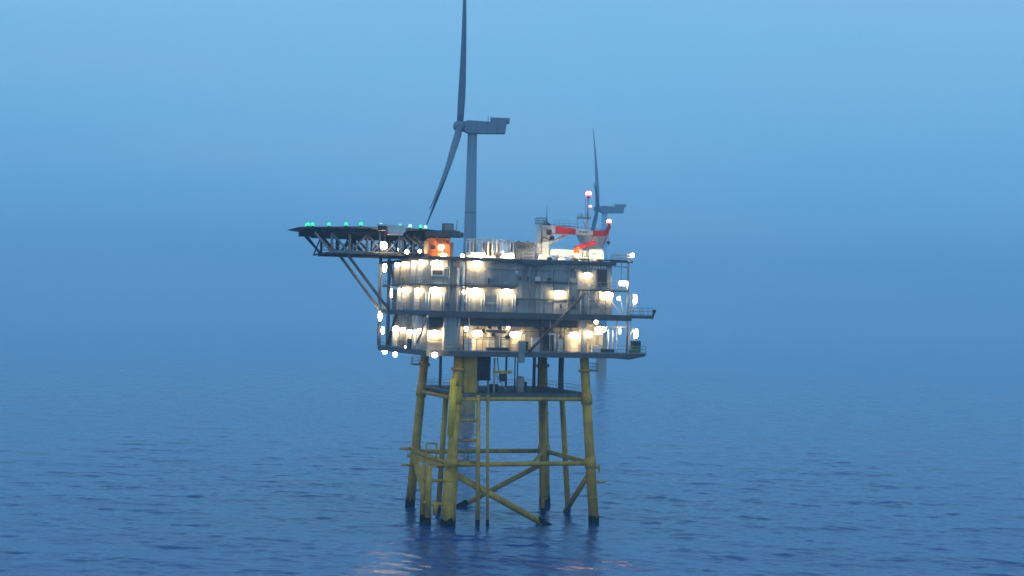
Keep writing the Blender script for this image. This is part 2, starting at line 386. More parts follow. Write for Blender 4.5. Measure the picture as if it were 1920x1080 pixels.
for u, vf in ((3.1, -.32), (7.75, -.22), (-2.8, -.30)):
    for du in (-1.35, -.95, .95, 1.3):
        m = tm(); m.tube((u+du, vf-.22, 30.1), (u+du, vf-.22, 32.55), .10, n=10); m.tube((u+du, vf-.22, 32.45), (u+du, vf+.05, 32.6), .10, n=8); m.build('pipe', M['white'], T)
# tall pipes by the recess and at the right
for u, r, z0, z1 in ((.55, .17, 30.1, 36.2), (1.25, .2, 30.1, 37.1), (-.75, .08, 30.1, 37), (19.05, .13, 30.1, 33.5), (20.15, .16, 30.1, 33.5), (17.1, .07, 30.1, 36.8), (11.1, .06, 31, 37), (22.9, .09, 30.1, 33.4)):
    tm().tube((u, -.5, z0), (u, -.5, z1), r, n=10).build('pipe', M['white' if r > .1 else 'steel'], T)
m = tm(); m.prism([(10.9, 34.9), (11.5, 34.6), (11.5, 36.6), (10.9, 36.6)], 'v', -.35, .1); m.build('duct', M['wall_b'], T)
tm().box((5.0, -.5, 34.05), (5.15, -.3, 34.9)).build('junction_box', M['dark'], T)
tm().box((15.9, -.55, 30.9), (16.1, -.3, 31.5)).build('junction_box', M['dark'], T)
for i in range(34):
    u = random.uniform(-3, 23.4); z = random.choice((31.0, 31.6, 32.4, 34.4, 35.0, 35.8, 36.4))
    if min(abs(u-q) for q in (-2.8, 3.1, 7.75, 15.65, 19.85, 22.4)) < 1.3: continue
    w_, h_ = random.choice(((.35, .5), (.5, .35), (.25, .8), (.7, .6))); m = tm(); m.box((u-w_/2, -.52, z-h_/2), (u+w_/2, .1, z+h_/2))
    m.build('junction_box', M[random.choice(('steel', 'white', 'wall', 'deck'))], T)
for u0, u1, z in ((-3.2, 2.0, 36.25), (4.5, 19.0, 36.45), (9, 23.5, 32.1), (4.6, 6.6, 31.4), (12, 18.5, 34.6), (20.2, 23.6, 31.2), (1.9, 9.6, 34.1)):
    m = tm(); m.tube((u0, -.43, z), (u1, -.43, z), .05, n=6); m.tube((u0, -.43, z-.16), (u1, -.43, z-.16), .035, n=6); m.build('conduit', M[random.choice(('steel', 'white', 'dark'))], T)
for u in (11.6, 17.4):
    m = tm()
    for s_ in (-.22, .22): m.tube((u+s_, -.5, 30.1), (u+s_, -.5, 37.6), .03, n=5)
    for k in range(24): m.tube((u-.22, -.5, 30.4+.3*k), (u+.22, -.5, 30.4+.3*k), .02, n=4)
    m.build('ladder', M['steel'], T)
# columns
for u, v, z0, z1, r, mt in ((-3.95, 27.5, 24.5, 38.5, .26, 'steel'), (-3.95, 21.7, 24.5, 38.5, .28, 'steel'), (26.35, -.5, 24.5, 38.0, .16, 'steel'), (25.25, -.5, 33.66, 37.9, .06, 'steel'),
                           (26.3, 12, 24.5, 37.9, .16, 'steel'), (24.4, 14, 24.5, 37.2, .2, 'steel')):
    tm().tube((u, v, z0), (u, v, z1), r, n=12).build('column', M[mt], T)
m = tm(); m.box((-1.35, -.45, 24.5), (-.65, .4, 29.25)); m.box((-.65, -.3, 24.5), (.55, .4, 29.25)); m.tube((.85, -.3, 24.5), (.85, -.3, 29.3), .22, n=12); m.build('column', M['wall_b'], T)
m = tm(); m.box((19.15, -.62, 24.5), (19.95, .3, 29.25)); m.tube((19.55, -.66, 30.1), (19.55, -.66, 33.4), .3, n=12); m.build('column', M['wall_b'], T)
m = tm(); m.beam((18.6, -.75, 37.98), (26.5, -.5, 37.98), .2, .2); m.beam((26.35, -.5, 38.0), (26.3, 12, 37.9), .16, .16); m.beam((24, -.5, 37.1), (26.3, -.5, 37.1), .08, .1)
m.build('roof_frame', M['dark'], T)
# front diagonals
for p0, p1, r in (((19.5, -.95, 33.2), (11.1, -.95, 24.55), .21), ((19.9, -.95, 33.2), (22.6, -.95, 30.2), .13), ((-3.9, -.9, 29.3), (-3.9, 5.5, 24.6), .16), ((-3.95, 22, 24.6), (-3.95, 16.5, 29.4), .22), ((-3.4, 23.2, 37.3), (-3.1, 21.9, 33.9), .18)):
    tm().tube(p0, p1, r, n=10).build('brace', M['dark' if r > .2 else 'steel'], T)
# left side: pilasters that carry the lamps, step back storey by storey
for v, z0, z1 in ((18.2, 33.82, 37.25), (14.0, 33.82, 37.25), (8.2, 33.82, 37.25), (4.6, 33.82, 37.25), (15.9, 30.1, 33.66), (13.3, 30.1, 33.66), (6.0, 30.1, 33.66),
                  (18.2, 24.5, 29.4), (14.0, 24.5, 29.4), (10.0, 24.5, 29.4), (6.4, 24.5, 29.4), (4.2, 24.5, 29.4)):
    m = tm(); m.box((-4.05, v, z0), (-3.3, v+.5, z1)); m.build('pilaster', M['white' if v not in (14.0, 10.0) else 'wall'], T)
m = tm(); m.tube((-2.6, 20.8, 30.1), (-2.6, 20.8, 33.2), 1.0, n=18); m.build('tank', M['wall'], T)
m = tm(); m.tube((-2.7, 22.6, 24.5), (-2.7, 22.6, 26.2), 1.0, n=18); m.ball((-2.7, 22.6, 26.2), (1, 1, .3), zmin=0, nu=18, nv=3); m.build('tank', M['wall'], T)
# lower storey: inner wall broken into panels and equipment, pipework in front of it
u = -3.3; first = True
while u < 22.9:
    w = random.choice((1.1, 1.5, 1.9, 2.3)); e = min(u+w, 23.2); vf = random.choice((1.55, 1.75, 2.0, 2.4)) if u > 1 else 1.5
    m = tm(); m.box((u+.004, vf, 24.5), (e-.004, 20 if u > 0 else 19.0, 29.24))
    for z in (26.2, 27.7): m.box((u+.05, vf-.06, z), (e-.05, vf, z+.08))
    for q in (u+.07, e-.15): m.box((q, vf-.09, 24.5), (q+.08, vf, 29.2))
    m.build('wall', M[random.choice(('wall_lit', 'wall_lit', 'wall', 'white'))] if u > 1 else M['wall'], T); u = e
m = tm(); m.box((-3.3, .3, 27.75), (-1.4, 1.45, 29.22)); m.build('duct', M['dark'], T)
m = tm(); m.box((-1.3, .45, 27.9), (.9, 1.45, 29.2)); m.build('duct', M['deck'], T)
m = tm(); m.box((1.3, .5, 28.1), (19, 1.3, 29.2)); m.build('duct', M['deck'], T)
for i in range(40):
    u = random.uniform(1.6, 22.6); v = random.uniform(.1, 1.15); r = random.choice((.05, .07, .09, .14))
    if min(abs(u-q) for q in (3.5, 9.2, 18.2, 22.3)) < .95: continue
    z0, z1 = random.choice(((24.5, 29.2), (26.6, 29.2), (24.5, 27.2), (24.5, 28.1)))
    m = tm(); m.tube((u, v, z0), (u, v, z1), r, n=8)
    if z1 < 29: m.tube((u, v, z1-.05), (u+random.choice((-1, 1))*random.uniform(.5, 1.6), v, z1-.05), r, n=8)
    m.build('pipe', M[random.choice(('white', 'white', 'steel', 'dark', 'wall_lit'))], T)
for u0, u1, z, v, r in ((1.5, 9.5, 26.25, .9, .08), (1.5, 9.5, 26.5, .9, .06), (10.5, 23, 27.2, .6, .1), (10.5, 19, 27.45, .9, .07), (5, 14, 28.35, .7, .16), (15, 23, 28.6, .8, .1), (-3, 1, 26.0, 1.2, .08), (5, 8.0, 27.4, .2, .2)):
    tm().tube((u0, v, z), (u1, v, z), r, n=8).build('pipe', M[random.choice(('steel', 'deck', 'dark'))], T)
for u0, u1, z0, z1, v, mt in ((14.1, 14.95, 24.9, 28.1, .4, 'dark'), (2.0, 3.1, 24.5, 26.3, .6, 'white'), (6.6, 7.5, 24.5, 26.8, .7, 'wall_lit'), (9.6, 10.5, 23.0, 26.1, -.95, 'steel'), (10.9, 11.5, 24.5, 26.0, .4, 'dark'),
                              (16.0, 16.8, 24.5, 26.4, .5, 'white'), (16.9, 17.7, 24.5, 26.9, 1.0, 'wall_lit'), (5.2, 8.4, 24.5, 25.1, .1, 'dark'), (12.2, 13.4, 24.5, 26.6, .9, 'white'), (22.5, 23.1, 24.5, 27, .8, 'wall')):
    m = tm(); m.box((u0, v, z0), (u1, v+.55, z1)); m.box((u0+.08, v-.03, z0+.15), (u1-.08, v, z1-.15)); m.build('cabinet', M[mt], T)
for u, z in ((4.6, 27.4), (5.5, 28.0), (8.2, 26.6), (6.1, 26.9), (12.6, 28.2), (7.0, 27.9)):
    m = tm(); m.tube((u, -.05, z), (u, .35, z), .28, n=12); m.tube((u, .1, z), (u+.5, .3, z-.5), .07, n=6); m.build('valve', M['dark'], T)
# open bay at the right
for u, v, z0, z1, r in ((23.7, 0, 24.5, 28, .13), (24.4, .1, 24.5, 27.9, .13), (25.6, 1.5, 24.5, 29.3, .1), (24.2, .4, 30.1, 33.4, .12), (27.6, 1.2, 24.5, 29.2, .07), (28.5, 2, 24.5, 28.3, .07), (28.3, 2, 30.1, 33.3, .07), (27.5, 1.3, 30.1, 33.0, .07)):
    tm().tube((u, v, z0), (u, v, z1), r, n=8).build('pipe', M['white'], T)
m = tm(); m.beam((23.3, 0, 28.35), (26.3, 0, 28.35), .15, .2); m.beam((23.4, .2, 32.8), (25.6, .2, 30.2), .14, .2); m.beam((25.4, .5, 33.3), (26.2, .5, 30.2), .08, .1); m.beam((28.2, 2, 33.3), (28.9, 2, 30.2), .08, .08); m.beam((28.5, 2.1, 28.3), (26.9, 2.1, 25.0), .1, .1)
m.build('brace', M['white'], T)
# railings
m = tm(); m.rail([(-3.9, 27.9), (-3.9, .2)], 24.5); m.rail([(-3.9, -.72), (26.8, -.72)], 24.5, r=.025); m.rail([(26.9, -.2), (29.5, -.2), (29.5, 6.2)], 24.5)
m.rail([(26.9, -.22), (30.42, -.22), (30.42, 4.5)], 30.1, r=.04); m.rail([(-3.9, 27.9), (-3.9, .2)], 30.1)
m.rail([(-4.3, 24), (-4.3, .3)], 33.82); m.rail([(20.5, -.7), (26.3, -.7)], 33.66)
m.build('railing', M['steel'], T)
for pts, z, r, st in (([(23.8, -.6), (26.9, -.6), (26.9, 8)], 37.9, .05, .75), ([(-1, 24), (-1, 2.5)], 37.62, .04, 1.5), ([(10, -.7), (13.4, -.7)], 37.65, .04, 1.5)):
    tm().rail(pts, z, r=r, step=st).build('railing', M['white'], T)
tm().box((23.9, -.7, 37.75), (27.0, .5, 37.9)).build('roof_walkway', M['deck'], T)
m = tm(); m.beam((30.5, .1, 29.6), (30.95, .1, 30.9), .2, .25); m.box((30.7, 0, 30.6), (31.1, .5, 31.0)); m.build('davit_post', M['dark'], T)

# ------------------------------------------------------------------ things on the platform's lower deck
def box_thing(name, label, cat, base, size, mat, extra=None, group=None):
    o = thing(name, label, cat, base, group); w, d, h = size
    m = MB(); c = min(w, h)*.08
    m.prism([(-w/2+c, .08), (w/2-c, .08), (w/2, .08+c), (w/2, h-c), (w/2-c, h), (-w/2+c, h), (-w/2, h-c), (-w/2, .08+c)], 'v', -d/2, d/2)
    m.build('body', M[mat], o)
    MB().box((-w*.36, -d/2-.025, h*.16), (w*.36, -d/2, h*.88)).build('door_panel', M[mat], o)
    m = MB()
    for s in (-1, 1): m.box((s*w*.36-.07, -d/2+.03, 0), (s*w*.36+.07, d/2-.03, .08))
    m.build('skid', M['dark'], o)
    if extra: extra(o, w, d, h)
    return o
box_thing('deck_box', 'black box standing at the left end of the lower deck railing', 'box', (-3.9, 7.6, 24.5), (1.0, 1.0, 1.5), 'dark')
def fill(o, w, d, h):
    MB().box((-w/2-.02, -d/2-.04, h*.62), (w/2+.02, d/2+.04, h+.12)).build('cover', M['dark'], o, 'almost black cover on the green body')
box_thing('green_tank', 'green box with a black top at the far right end of the lower deck', 'tank', (28.75, 2, 24.5), (1.3, 1.0, 1.7), 'green', fill)
box_thing('deck_cabinet', 'pale cabinet on the lower deck to the right of the yellow jacket leg', 'cabinet', (21.6, -.2, 24.5), (1.3, .7, 1.15), 'white')
box_thing('deck_crate', 'low black crate on the right part of the lower deck edge', 'crate', (23.3, -.25, 24.5), (2.1, .9, .6), 'dark')

# ------------------------------------------------------------------ things on the cable deck
b = (5.65, 3.3, 18.55)
o = thing('louvred_stack', 'black louvred stack hanging between the cable deck and the platform', 'louvred stack', b)
MB().box((-.95, -.5, 1.7), (.95, .6, 5.2)).build('body', M['dark'], o)
m = MB()
for i in range(9): m.frustum((-1.0, -.72), (1.0, -.5), 1.75+.38*i, (-1.0, -.56), (1.0, -.5), 2.02+.38*i)
m.build('louvre', M['dark'], o)
for s in (-1, 1): MB().box((s*.8-.09, -.3, 0), (s*.8+.09, .1, 1.7)).build('support', M['steel'], o)
b = (7.4, 3.0, 18.55)
o = thing('davit_hoist', 'yellow armed davit on a white post beside the black louvred stack', 'davit', b)
MB().tube((-.1, 0, 0), (-.1, 0, 4.9), .14, n=10).build('post', M['white'], o); MB().tube((.6, 0, 2.9), (.3, 0, 5.0), .11, n=8).build('post', M['white'], o)
MB().beam((-.3, 0, 2.95), (2.5, 0, 2.95), .3, .42).build('arm', M['yellow_lamplit'], o)  # arm colour has the lamp light mixed into its yellow
m = MB(); m.tube((.1, 0, 2.6), (1.9, 0, .2), .09, n=8); m.build('brace', M['white'], o)
m = MB(); m.box((.7, -.25, 1.6), (1.6, .3, 2.7)); m.build('winch', M['dark'], o)
b = (11.05, 2.4, 18.55)
o = thing('grey_drum', 'upright grey drum at the front edge of the cable deck', 'drum', b)
m = MB(); m.tube((0, 0, .1), (0, 0, 2.2), .58, n=18); m.ball((0, 0, 2.2), (.58, .58, .22), zmin=0, nu=18, nv=3); m.build('shell', M['wall'], o)
m = MB()
for z in (.1, .8, 1.5): m.tube((0, 0, z), (0, 0, z+.1), .62, n=18)
m.build('hoop', M['steel'], o)
box_thing('small_cabinet', 'small black cabinet right of the grey drum on the cable deck', 'cabinet', (12.5, 5, 18.55), (.8, .6, 1.5), 'dark')
box_thing('equipment_skid', 'low black skid on the cable deck below the louvred stack', 'equipment skid', (7.9, 5.5, 18.55), (1.4, 1.2, 1.1), 'dark')

# ------------------------------------------------------------------ helideck
BH = (-7.0, 20, 37.6)
H = thing('helideck', 'octagonal dark helideck on trusses overhanging the left of the platform', 'helideck', BH)
def hm(): return MB(BH)
def octp(r, n=8, off=PI/8): return [(-7+r*math.cos(off+2*PI*k/n), 20+r*math.sin(off+2*PI*k/n)) for k in range(n)]
m = hm(); m.prism(octp(11.9), 'z', 41.72, 42.0); m.build('deck_plate', M['net'], H)
m = hm()
pin, pout = octp(11.9), octp(13.25)
for k in range(8):
    a, b, c, d = pin[k], pin[(k+1) % 8], pout[(k+1) % 8], pout[k]
    m.add([(*a, 41.74), (*b, 41.74), (*c, 41.93), (*d, 41.93), (*a, 41.69), (*b, 41.69), (*c, 41.88), (*d, 41.88)], [(0,1,2,3),(7,6,5,4),(0,4,5,1),(1,5,6,2),(2,6,7,3),(3,7,4,0)])
m.build('safety_net', M['net'], H)
m = hm()
for v in (10.2, 13, 17.2, 21.6, 25, 28.5): 
    hw = min(11, math.sqrt(max(1, 11.6**2-(v-20)**2))); m.box((-7-hw, v-.12, 41.0), (-7+hw, v+.12, 41.716))
for u in np.arange(-16.5, 3, 2.2):
    hw = math.sqrt(max(1, 11.4**2-(u+7)**2)); m.box((u-.1, 20-hw, 41.3), (u+.1, 20+hw, 41.714))
m.build('deck_beams', M['dark'], H)
for v in (13, 21.6, 27.5):
    ue = {13: -14.8, 21.6: -14.6, 27.5: -13.4}[v]
    m = hm(); m.tube((ue, v, 38.35), (1.0, v, 38.35), .20, n=10); m.tube((-17.3 if v != 27.5 else -15.6, v, 41.1), (ue, v, 38.35), .17, n=8)
    m.tube((ue-.5, v, 38.25), (ue, v, 38.35), .15, n=8)
    us = np.linspace(ue, 1.0, 7)
    for i, u in enumerate(us):
        m.tube((u, v, 38.35), (u, v, 41.1), .19, n=8)
        if i < 6:
            a, b = (38.35, 41.1) if i % 2 else (41.1, 38.35); m.tube((u, v, a), (us[i+1], v, b), .16, n=8)
    m.build('truss', M['dark' if v != 13 else 'steel'], H)
m = hm()
for u in (-14.6, -10.4, -5, 0):
    m.tube((u, 13, 38.35), (u, 27.5, 38.35), .14, n=8); m.tube((u, 13, 38.35), (u, 21.6, 41.1), .12, n=8); m.tube((u, 21.6, 41.1), (u, 27.5, 38.35), .12, n=8)
m.build('cross_bracing', M['dark'], H)
for (u0, v) in ((-10.4, 27.5), (-10.5, 21.6)):
    hm().tube((u0, v, 38.3), (-3.95, v, 30.15), .24, n=12).build('strut', M['steel'], H)
for u, v, zb in ((-3.95, 21.7, 38.5), (-3.95, 27.5, 38.5), (-2.5, 13, 37.62), (3, 13, 37.62), (3.5, 22, 37.62)):
    hm().tube((u, v, zb), (u, v, 41.2), .2, n=10).build('leg', M['steel'], H)
for p0, p1 in (((-4.6, 9, 41.0), (-.6, 6.0, 37.7)), ((-3.6, 9, 41.0), (.2, 6.0, 37.7))):
    hm().tube(p0, p1, .17, n=8).build('strut', M['deck'], H)
m = hm(); m.rail([(-16, 13), (0, 13)], 38.5, r=.04); m.build('railing', M['steel'], H)
m = hm(); m.box((-14.6, 26, 38.42), (0, 28, 38.5)); m.box((-10, 12.2, 38.3), (1, 14, 38.4)); m.build('walkway', M['deck'], H)
m = hm(); m.box((-1.8, 7.0, 40.9), (3.4, 9.2, 41.6)); m.build('service_platform', M['deck'], H)
# on and under the helideck
b = (-7.3, 7.0, 40.9)
o = thing('foam_cabinet', 'pale rounded foam cabinet with a red knob under the helideck rim', 'cabinet', b)
m = MB(); m.prism([(-.6, .25), (1.6, .25), (1.85, .5), (1.85, 1.15), (1.6, 1.35), (-.6, 1.35), (-.8, 1.15), (-.8, .5)], 'v', -.5, .6); m.build('body', M['white'], o)
m = MB(); m.box((-2.0, -.5, .55), (-1.0, .6, 1.2)); m.build('hatch', M['dark'], o)
m = MB(); m.box((-2.2, -.45, 1.2), (-.85, .55, 1.45)); m.box((-.7, -.7, -.05), (1.5, .5, .18)); m.build('frame', M['white'], o)
m = MB(); m.ball((-1.15, -.75, .1), .3); m.build('knob', M['red'], o)
m = MB()
for u in (-1.7, 1.2): m.tube((u, .3, -2.6), (u, .3, .3), .12, n=8)
m.build('bracket', M['steel'], o)
b = (1.35, 8.3, 41.75)
o = thing('helideck_cabinet', 'grey green cabinet standing on the right tip of the helideck', 'cabinet', b)
MB().box((-.75, -.5, .1), (.75, .5, 1.15)).build('body', M['net'], o)
MB().box((-.55, -.54, .2), (.55, -.5, 1.05)).build('door_panel', M['steel'], o)
m = MB(); m.tube((1.25, 0, -.2), (1.45, 0, 1.7), .04, n=6); m.tube((.7, 0, .2), (1.3, 0, .2), .05, n=6); m.build('aerial', M['dark'], o)
m = MB(); m.box((-1.6, -.6, -.15), (1.7, .7, .1)); m.build('base_frame', M['deck'], o)

# ------------------------------------------------------------------ roof things
b = (-1.35, 4.0, 37.62)
o = thing('orange_shelter', 'orange box with rounded corners on the roof, lit by its own lamps', 'shelter', b)
m = MB(); w, h = 1.62, 2.85
m.prism([(-w+.35, .15), (w, .15), (w, h-.3), (w-.3, h), (-w+.5, h), (-w, h-.45), (-w, .6)], 'v', -1.0, 1.3); m.build('shell', M['orange'], o)
m = MB()
for u in (-.35, .75): m.box((u-.05, -1.06, .2), (u+.05, -1.0, h-.15))
for z in (.85, 1.9): m.box((-w+.1, -1.05, z), (w-.05, -1.003, z+.07))
m.build('rib', M['red'], o)
m = MB(); m.box((-1.25, -1.04, 1.2), (-.55, -1.0, 1.8)); m.box((.95, -1.04, 2.1), (1.4, -1.0, 2.5)); m.build('window', M['brown'], o)
m = MB(); m.box((-w, -1.0, 0), (w, -.8, .15)); m.box((-w, 1.1, 0), (w, 1.3, .15)); m.box((w+.003, -.9, .1), (w+.5, .8, 2.3)); m.build('skid', M['deck'], o)  # skid rails, plus a dark slab painting the shelter's shaded right side

b = (6.35, 3.6, 37.62)
o = thing('cable_rack', 'white railed rack of upright posts standing on the bright roof plinth', 'rack', b)
m = MB(); m.box((-3.6, -1.2, .1), (3.4, 1.6, .55)); m.box((-3.2, -1.35, .55), (-1.0, 1.4, 1.0)); m.box((1.5, -1.3, .55), (3.35, 1.4, 1.25)); m.build('plinth', M['white'], o)
m = MB()
for z in (2.9, 2.55): m.tube((-3.2, -.9, z), (3.3, -.9, z), .07, n=8); m.tube((-3.2, 1.1, z), (3.3, 1.1, z), .07, n=8)
for s in (-3.2, 3.3): m.tube((s, -.9, 2.9), (s, 1.1, 2.9), .07, n=8)
m.build('top_rail', M['white'], o)
for i, u in enumerate((-3.2, -2.7, -2.2, -1.45, -.6, .1, .8, 1.65, 2.25, 2.8, 3.3)):
    MB().tube((u, -.9, .55), (u, -.9, 2.9), .11, n=8).build('post', M['white'], o); MB().tube((u, 1.1, .55), (u, 1.1, 2.9), .07, n=8).build('post', M['white'], o)
m = MB()
for u in (-2.0, -.9, -.2, .45, 1.3): m.box((u-.15, -.2, .6), (u+.15, .9, 2.4))
m.build('insulator_panel', M['rust'], o)
m = MB(); m.box((.4, -1.2, .6), (.85, -.95, 1.05)); m.build('fan_box', M['dark'], o)

b = (11.5, 4.0, 37.62)
o = thing('roof_cabin', 'grey cabin with a small black window between the rack and the crane', 'cabin', b)
MB().box((-1.45, -1.2, 0), (1.35, 1.5, 2.65)).build('wall', M['cabin'], o)
MB().box((-1.5, -1.25, 2.65), (1.4, 1.55, 2.75)).build('roof', M['wall_b'], o)
f = MB().box((-1.05, -1.24, 1.75), (.15, -1.2, 2.3)).build('window', M['dark'], o)
MB().box((.4, -1.24, 1.9), (.62, -1.2, 2.25)).build('vent', M['dark'], o); MB().box((.85, -1.24, 1.9), (1.02, -1.2, 2.25)).build('vent', M['dark'], o)
m = MB()
for u in (-.6, .8): m.tube((u, 0, 2.7), (u, 0, 2.95), .2, n=10)
m.build('roof_vent', M['dark'], o)

# crane
b = (14.2, 4.0, 37.62)
o = thing('pedestal_crane', 'white pedestal crane with a level boom banded red and white', 'crane', b)
m = MB(); m.tube((-.3, 0, 0), (-.3, 0, 5.55), .46, .42, n=18); m.box((-.7, -.7, 0), (1.3, .9, .5)); m.box((.2, -.45, .5), (1.25, .6, 2.9)); m.tube((-.3, 0, 2.2), (-.3, 0, 2.7), .62, n=18); m.build('pedestal', M['white'], o)
m = MB(); m.prism([(.15, 2.95), (1.3, 3.0), (1.95, 3.7), (1.5, 4.9), (.15, 5.1)], 'v', -.6, .7); m.build('slewing_house', M['wall'], o)
m = MB(); m.tube((1.55, -.62, 3.5), (1.55, -.95, 3.5), .33, n=12); m.build('winch', M['dark'], o)
def boom(u0, u1, z0, z1, h0, h1, mt):
    mm = MB(); mm.prism([(u0, z0-h0/2), (u1, z1-h1/2), (u1, z1+h1/2), (u0, z0+h0/2)], 'v', -.38, .38)
    return mm.build('boom_section', M[mt], o)
boom(.1, 2.2, 4.95, 4.75, .9, 1.05, 'white'); boom(2.203, 5.4, 4.72, 4.62, 1.05, .85, 'red'); boom(5.403, 8.1, 4.58, 4.5, .8, .62, 'white'); boom(8.103, 10.2, 4.5, 4.55, .82, .8, 'red')
m = MB(); m.prism([(10.203, 4.2), (10.6, 4.6), (11.0, 5.5), (10.75, 5.9), (10.5, 5.45), (10.203, 4.95)], 'v', -.3, .3); m.build('boom_tip', M['red'], o)
m = MB(); m.box((5.9, -.42, 4.45), (7.3, -.385, 4.72)); m.build('boom_grating', M['steel'], o)
m = MB(); m.tube((1.0, 0, 2.4), (4.3, 0, 4.25), .26, .16, n=12); m.build('ram', M['white'], o)
m = MB(); m.rail([(-.6, -.6), (.8, -.6), (.8, .7), (-.6, .7), (-.6, -.6)], 5.5, h=.9, step=.7, r=.04); m.tube((.1, 0, 5.4), (.5, 0, 6.1), .06, n=6); m.tube((.9, 0, 5.4), (.5, 0, 6.1), .06, n=6); m.build('top_cage', M['steel'], o)
m = MB(); m.rail([(2.2, .5), (5.6, .5)], 5.25, h=1.0, step=.85, r=.022); m.build('boom_railing', M['steel'], o)
m = MB(); m.tube((.9, -.2, 5.55), (10.3, -.2, 5.05), .03, n=5); m.tube((10.75, 0, 5.8), (10.75, 0, 3.4), .035, n=5); m.build('hoist_rope', M['dark'], o)
m = MB(); m.tube((10.75, -.12, 3.2), (10.75, .12, 3.2), .24, n=12); m.tube((10.75, 0, 3.0), (10.75, 0, 2.7), .07, n=6); m.build('hook_block', M['dark'], o)
MB().box((.75, -.64, 3.95), (1.5, -.603, 4.7)).build('cab_window', M['brown'], o)
m = MB(); m.path([(-.1, -.5, 2.7), (.3, -.75, 3.6), (1.2, -.7, 3.2), (2.4, -.4, 3.4), (3.6, -.3, 4.0)], .05); m.build('hose', M['dark'], o)
b = (15.45, 4.9, 43.0)
o = thing('whip_aerial', 'black domed base with a thin spike rising above the crane house', 'aerial', b)
m = MB(); m.tube((0, 0, -.7), (0, 0, .1), .3, n=10); m.ball((0, 0, .1), (.62, .62, .42), zmin=-.5, nu=14); m.build('dome', M['dark'], o)
MB().tube((0, 0, .4), (.03, 0, 2.75), .06, .025, n=6).build('spike', M['dark'], o)

b = (18.3, 3.2, 37.62)
o = thing('pipe_spool_rack', 'long white floodlit beam lying on blocks at the crane foot', 'beam', b)
m = MB(); m.box((-2.9, -.35, 1.05), (3.0, .6, 1.85)); m.build('beam', M['white'], o)
for u in (-4.3, -1.2, 1.2): 
    m = MB(); m.box((u-.55, -.5, .02), (u+.55, .7, .5)); m.box((u-.4, -.4, .5), (u+.4, .6, 1.05)); m.build('block', M['white'], o)
m = MB(); m.tube((-2.6, -.5, .75), (3, -.5, .75), .09, n=8); m.tube((2.2, -.3, .1), (2.2, -.3, 1.5), .12, n=8); m.tube((2.8, -.3, .1), (2.8, -.3, 1.7), .1, n=8); m.build('pipe', M['steel'], o)
b = (19.3, 2.6, 37.62)
o = thing('service_davit', 'stubby red davit arm tilted upward in front of the white beam', 'davit', b)
m = MB(); m.tube((.1, 0, 0), (.1, 0, 1.6), .22, n=12); m.build('post', M['white'], o)
m = MB(); m.tube((.1, 0, 1.45), (.1, 0, 2.35), .42, n=12); m.build('knuckle', M['orange'], o)  # orange here paints the warm lamp light on the red davit's end
m = MB(); m.beam((0, 0, 2.15), (3.0, 0, 3.1), .5, .62); m.build('arm', M['red'], o)
b = (22.55, 3.4, 37.62)
o = thing('generator_box', 'white floodlit box with a grey plate below the red boom end', 'generator', b)
m = MB(); m.prism([(-1.15, .35), (1.15, .35), (1.15, 2.0), (.95, 2.15), (-1.05, 2.15), (-1.15, 2.05)], 'v', -.7, .9); m.build('body', M['white'], o)
m = MB(); m.box((-.85, -.73, 1.2), (-.1, -.7, 1.55)); m.build('plate', M['steel'], o)
m = MB(); m.box((-1.1, -.6, 0), (-.8, .8, .35)); m.box((.8, -.6, 0), (1.1, .8, .35)); m.build('skid', M['deck'], o)
b = (23.35, 6.5, 37.62)
o = thing('tapered_housing', 'pale tapered housing wider at its top behind the red boom end', 'housing', b)
MB().frustum((-.95, -.8), (.95, 1.0), 1.9, (-2.1, -1.3), (2.05, 1.5), 4.5).build('shell', M['white'], o)
MB().box((-.8, -.65, 0), (.8, .8, 1.9)).build('foot', M['wall'], o)
m = MB(); m.beam((-2.15, -1.35, 4.55), (2.1, -1.35, 4.55), .12, .12); m.beam((.95, -.85, 1.9), (2.1, -1.35, 4.5), .1, .1); m.build('rim', M['steel'], o)
b = (22.0, 5.2, 37.62)
o = thing('signal_mast', 'slim white mast with crossarms and red lamps behind the crane boom', 'mast', b)
m = MB(); m.tube((0, 0, 0), (0, 0, 6.2), .36, .3, n=14); m.tube((0, 0, 6.2), (.1, 0, 10.0), .12, .08, n=10); m.build('pole', M['white'], o)
m = MB(); m.beam((-1.7, 0, 6.7), (.5, 0, 6.7), .3, .12); m.tube((-1.55, 0, 4.2), (-1.55, 0, 7.1), .045, n=6); m.tube((-.95, 0, 6.7), (-.95, 0, 7.5), .1, .05, n=8); m.rail([(-1.6, -.3), (.4, -.3)], 6.75, h=.7, r=.02, step=.6); m.tube((-.8, 0, 6.4), (-.2, 0, 5.4), .05, n=6); m.build('crossarm', M['wall'], o)
m = MB(); m.tube((.05, -.1, 6.5), (-.05, -.1, 9.9), .04, n=6); m.tube((-.35, 0, 6.7), (-.35, 0, 9.6), .025, n=5); m.build('aerial', M['dark'], o)

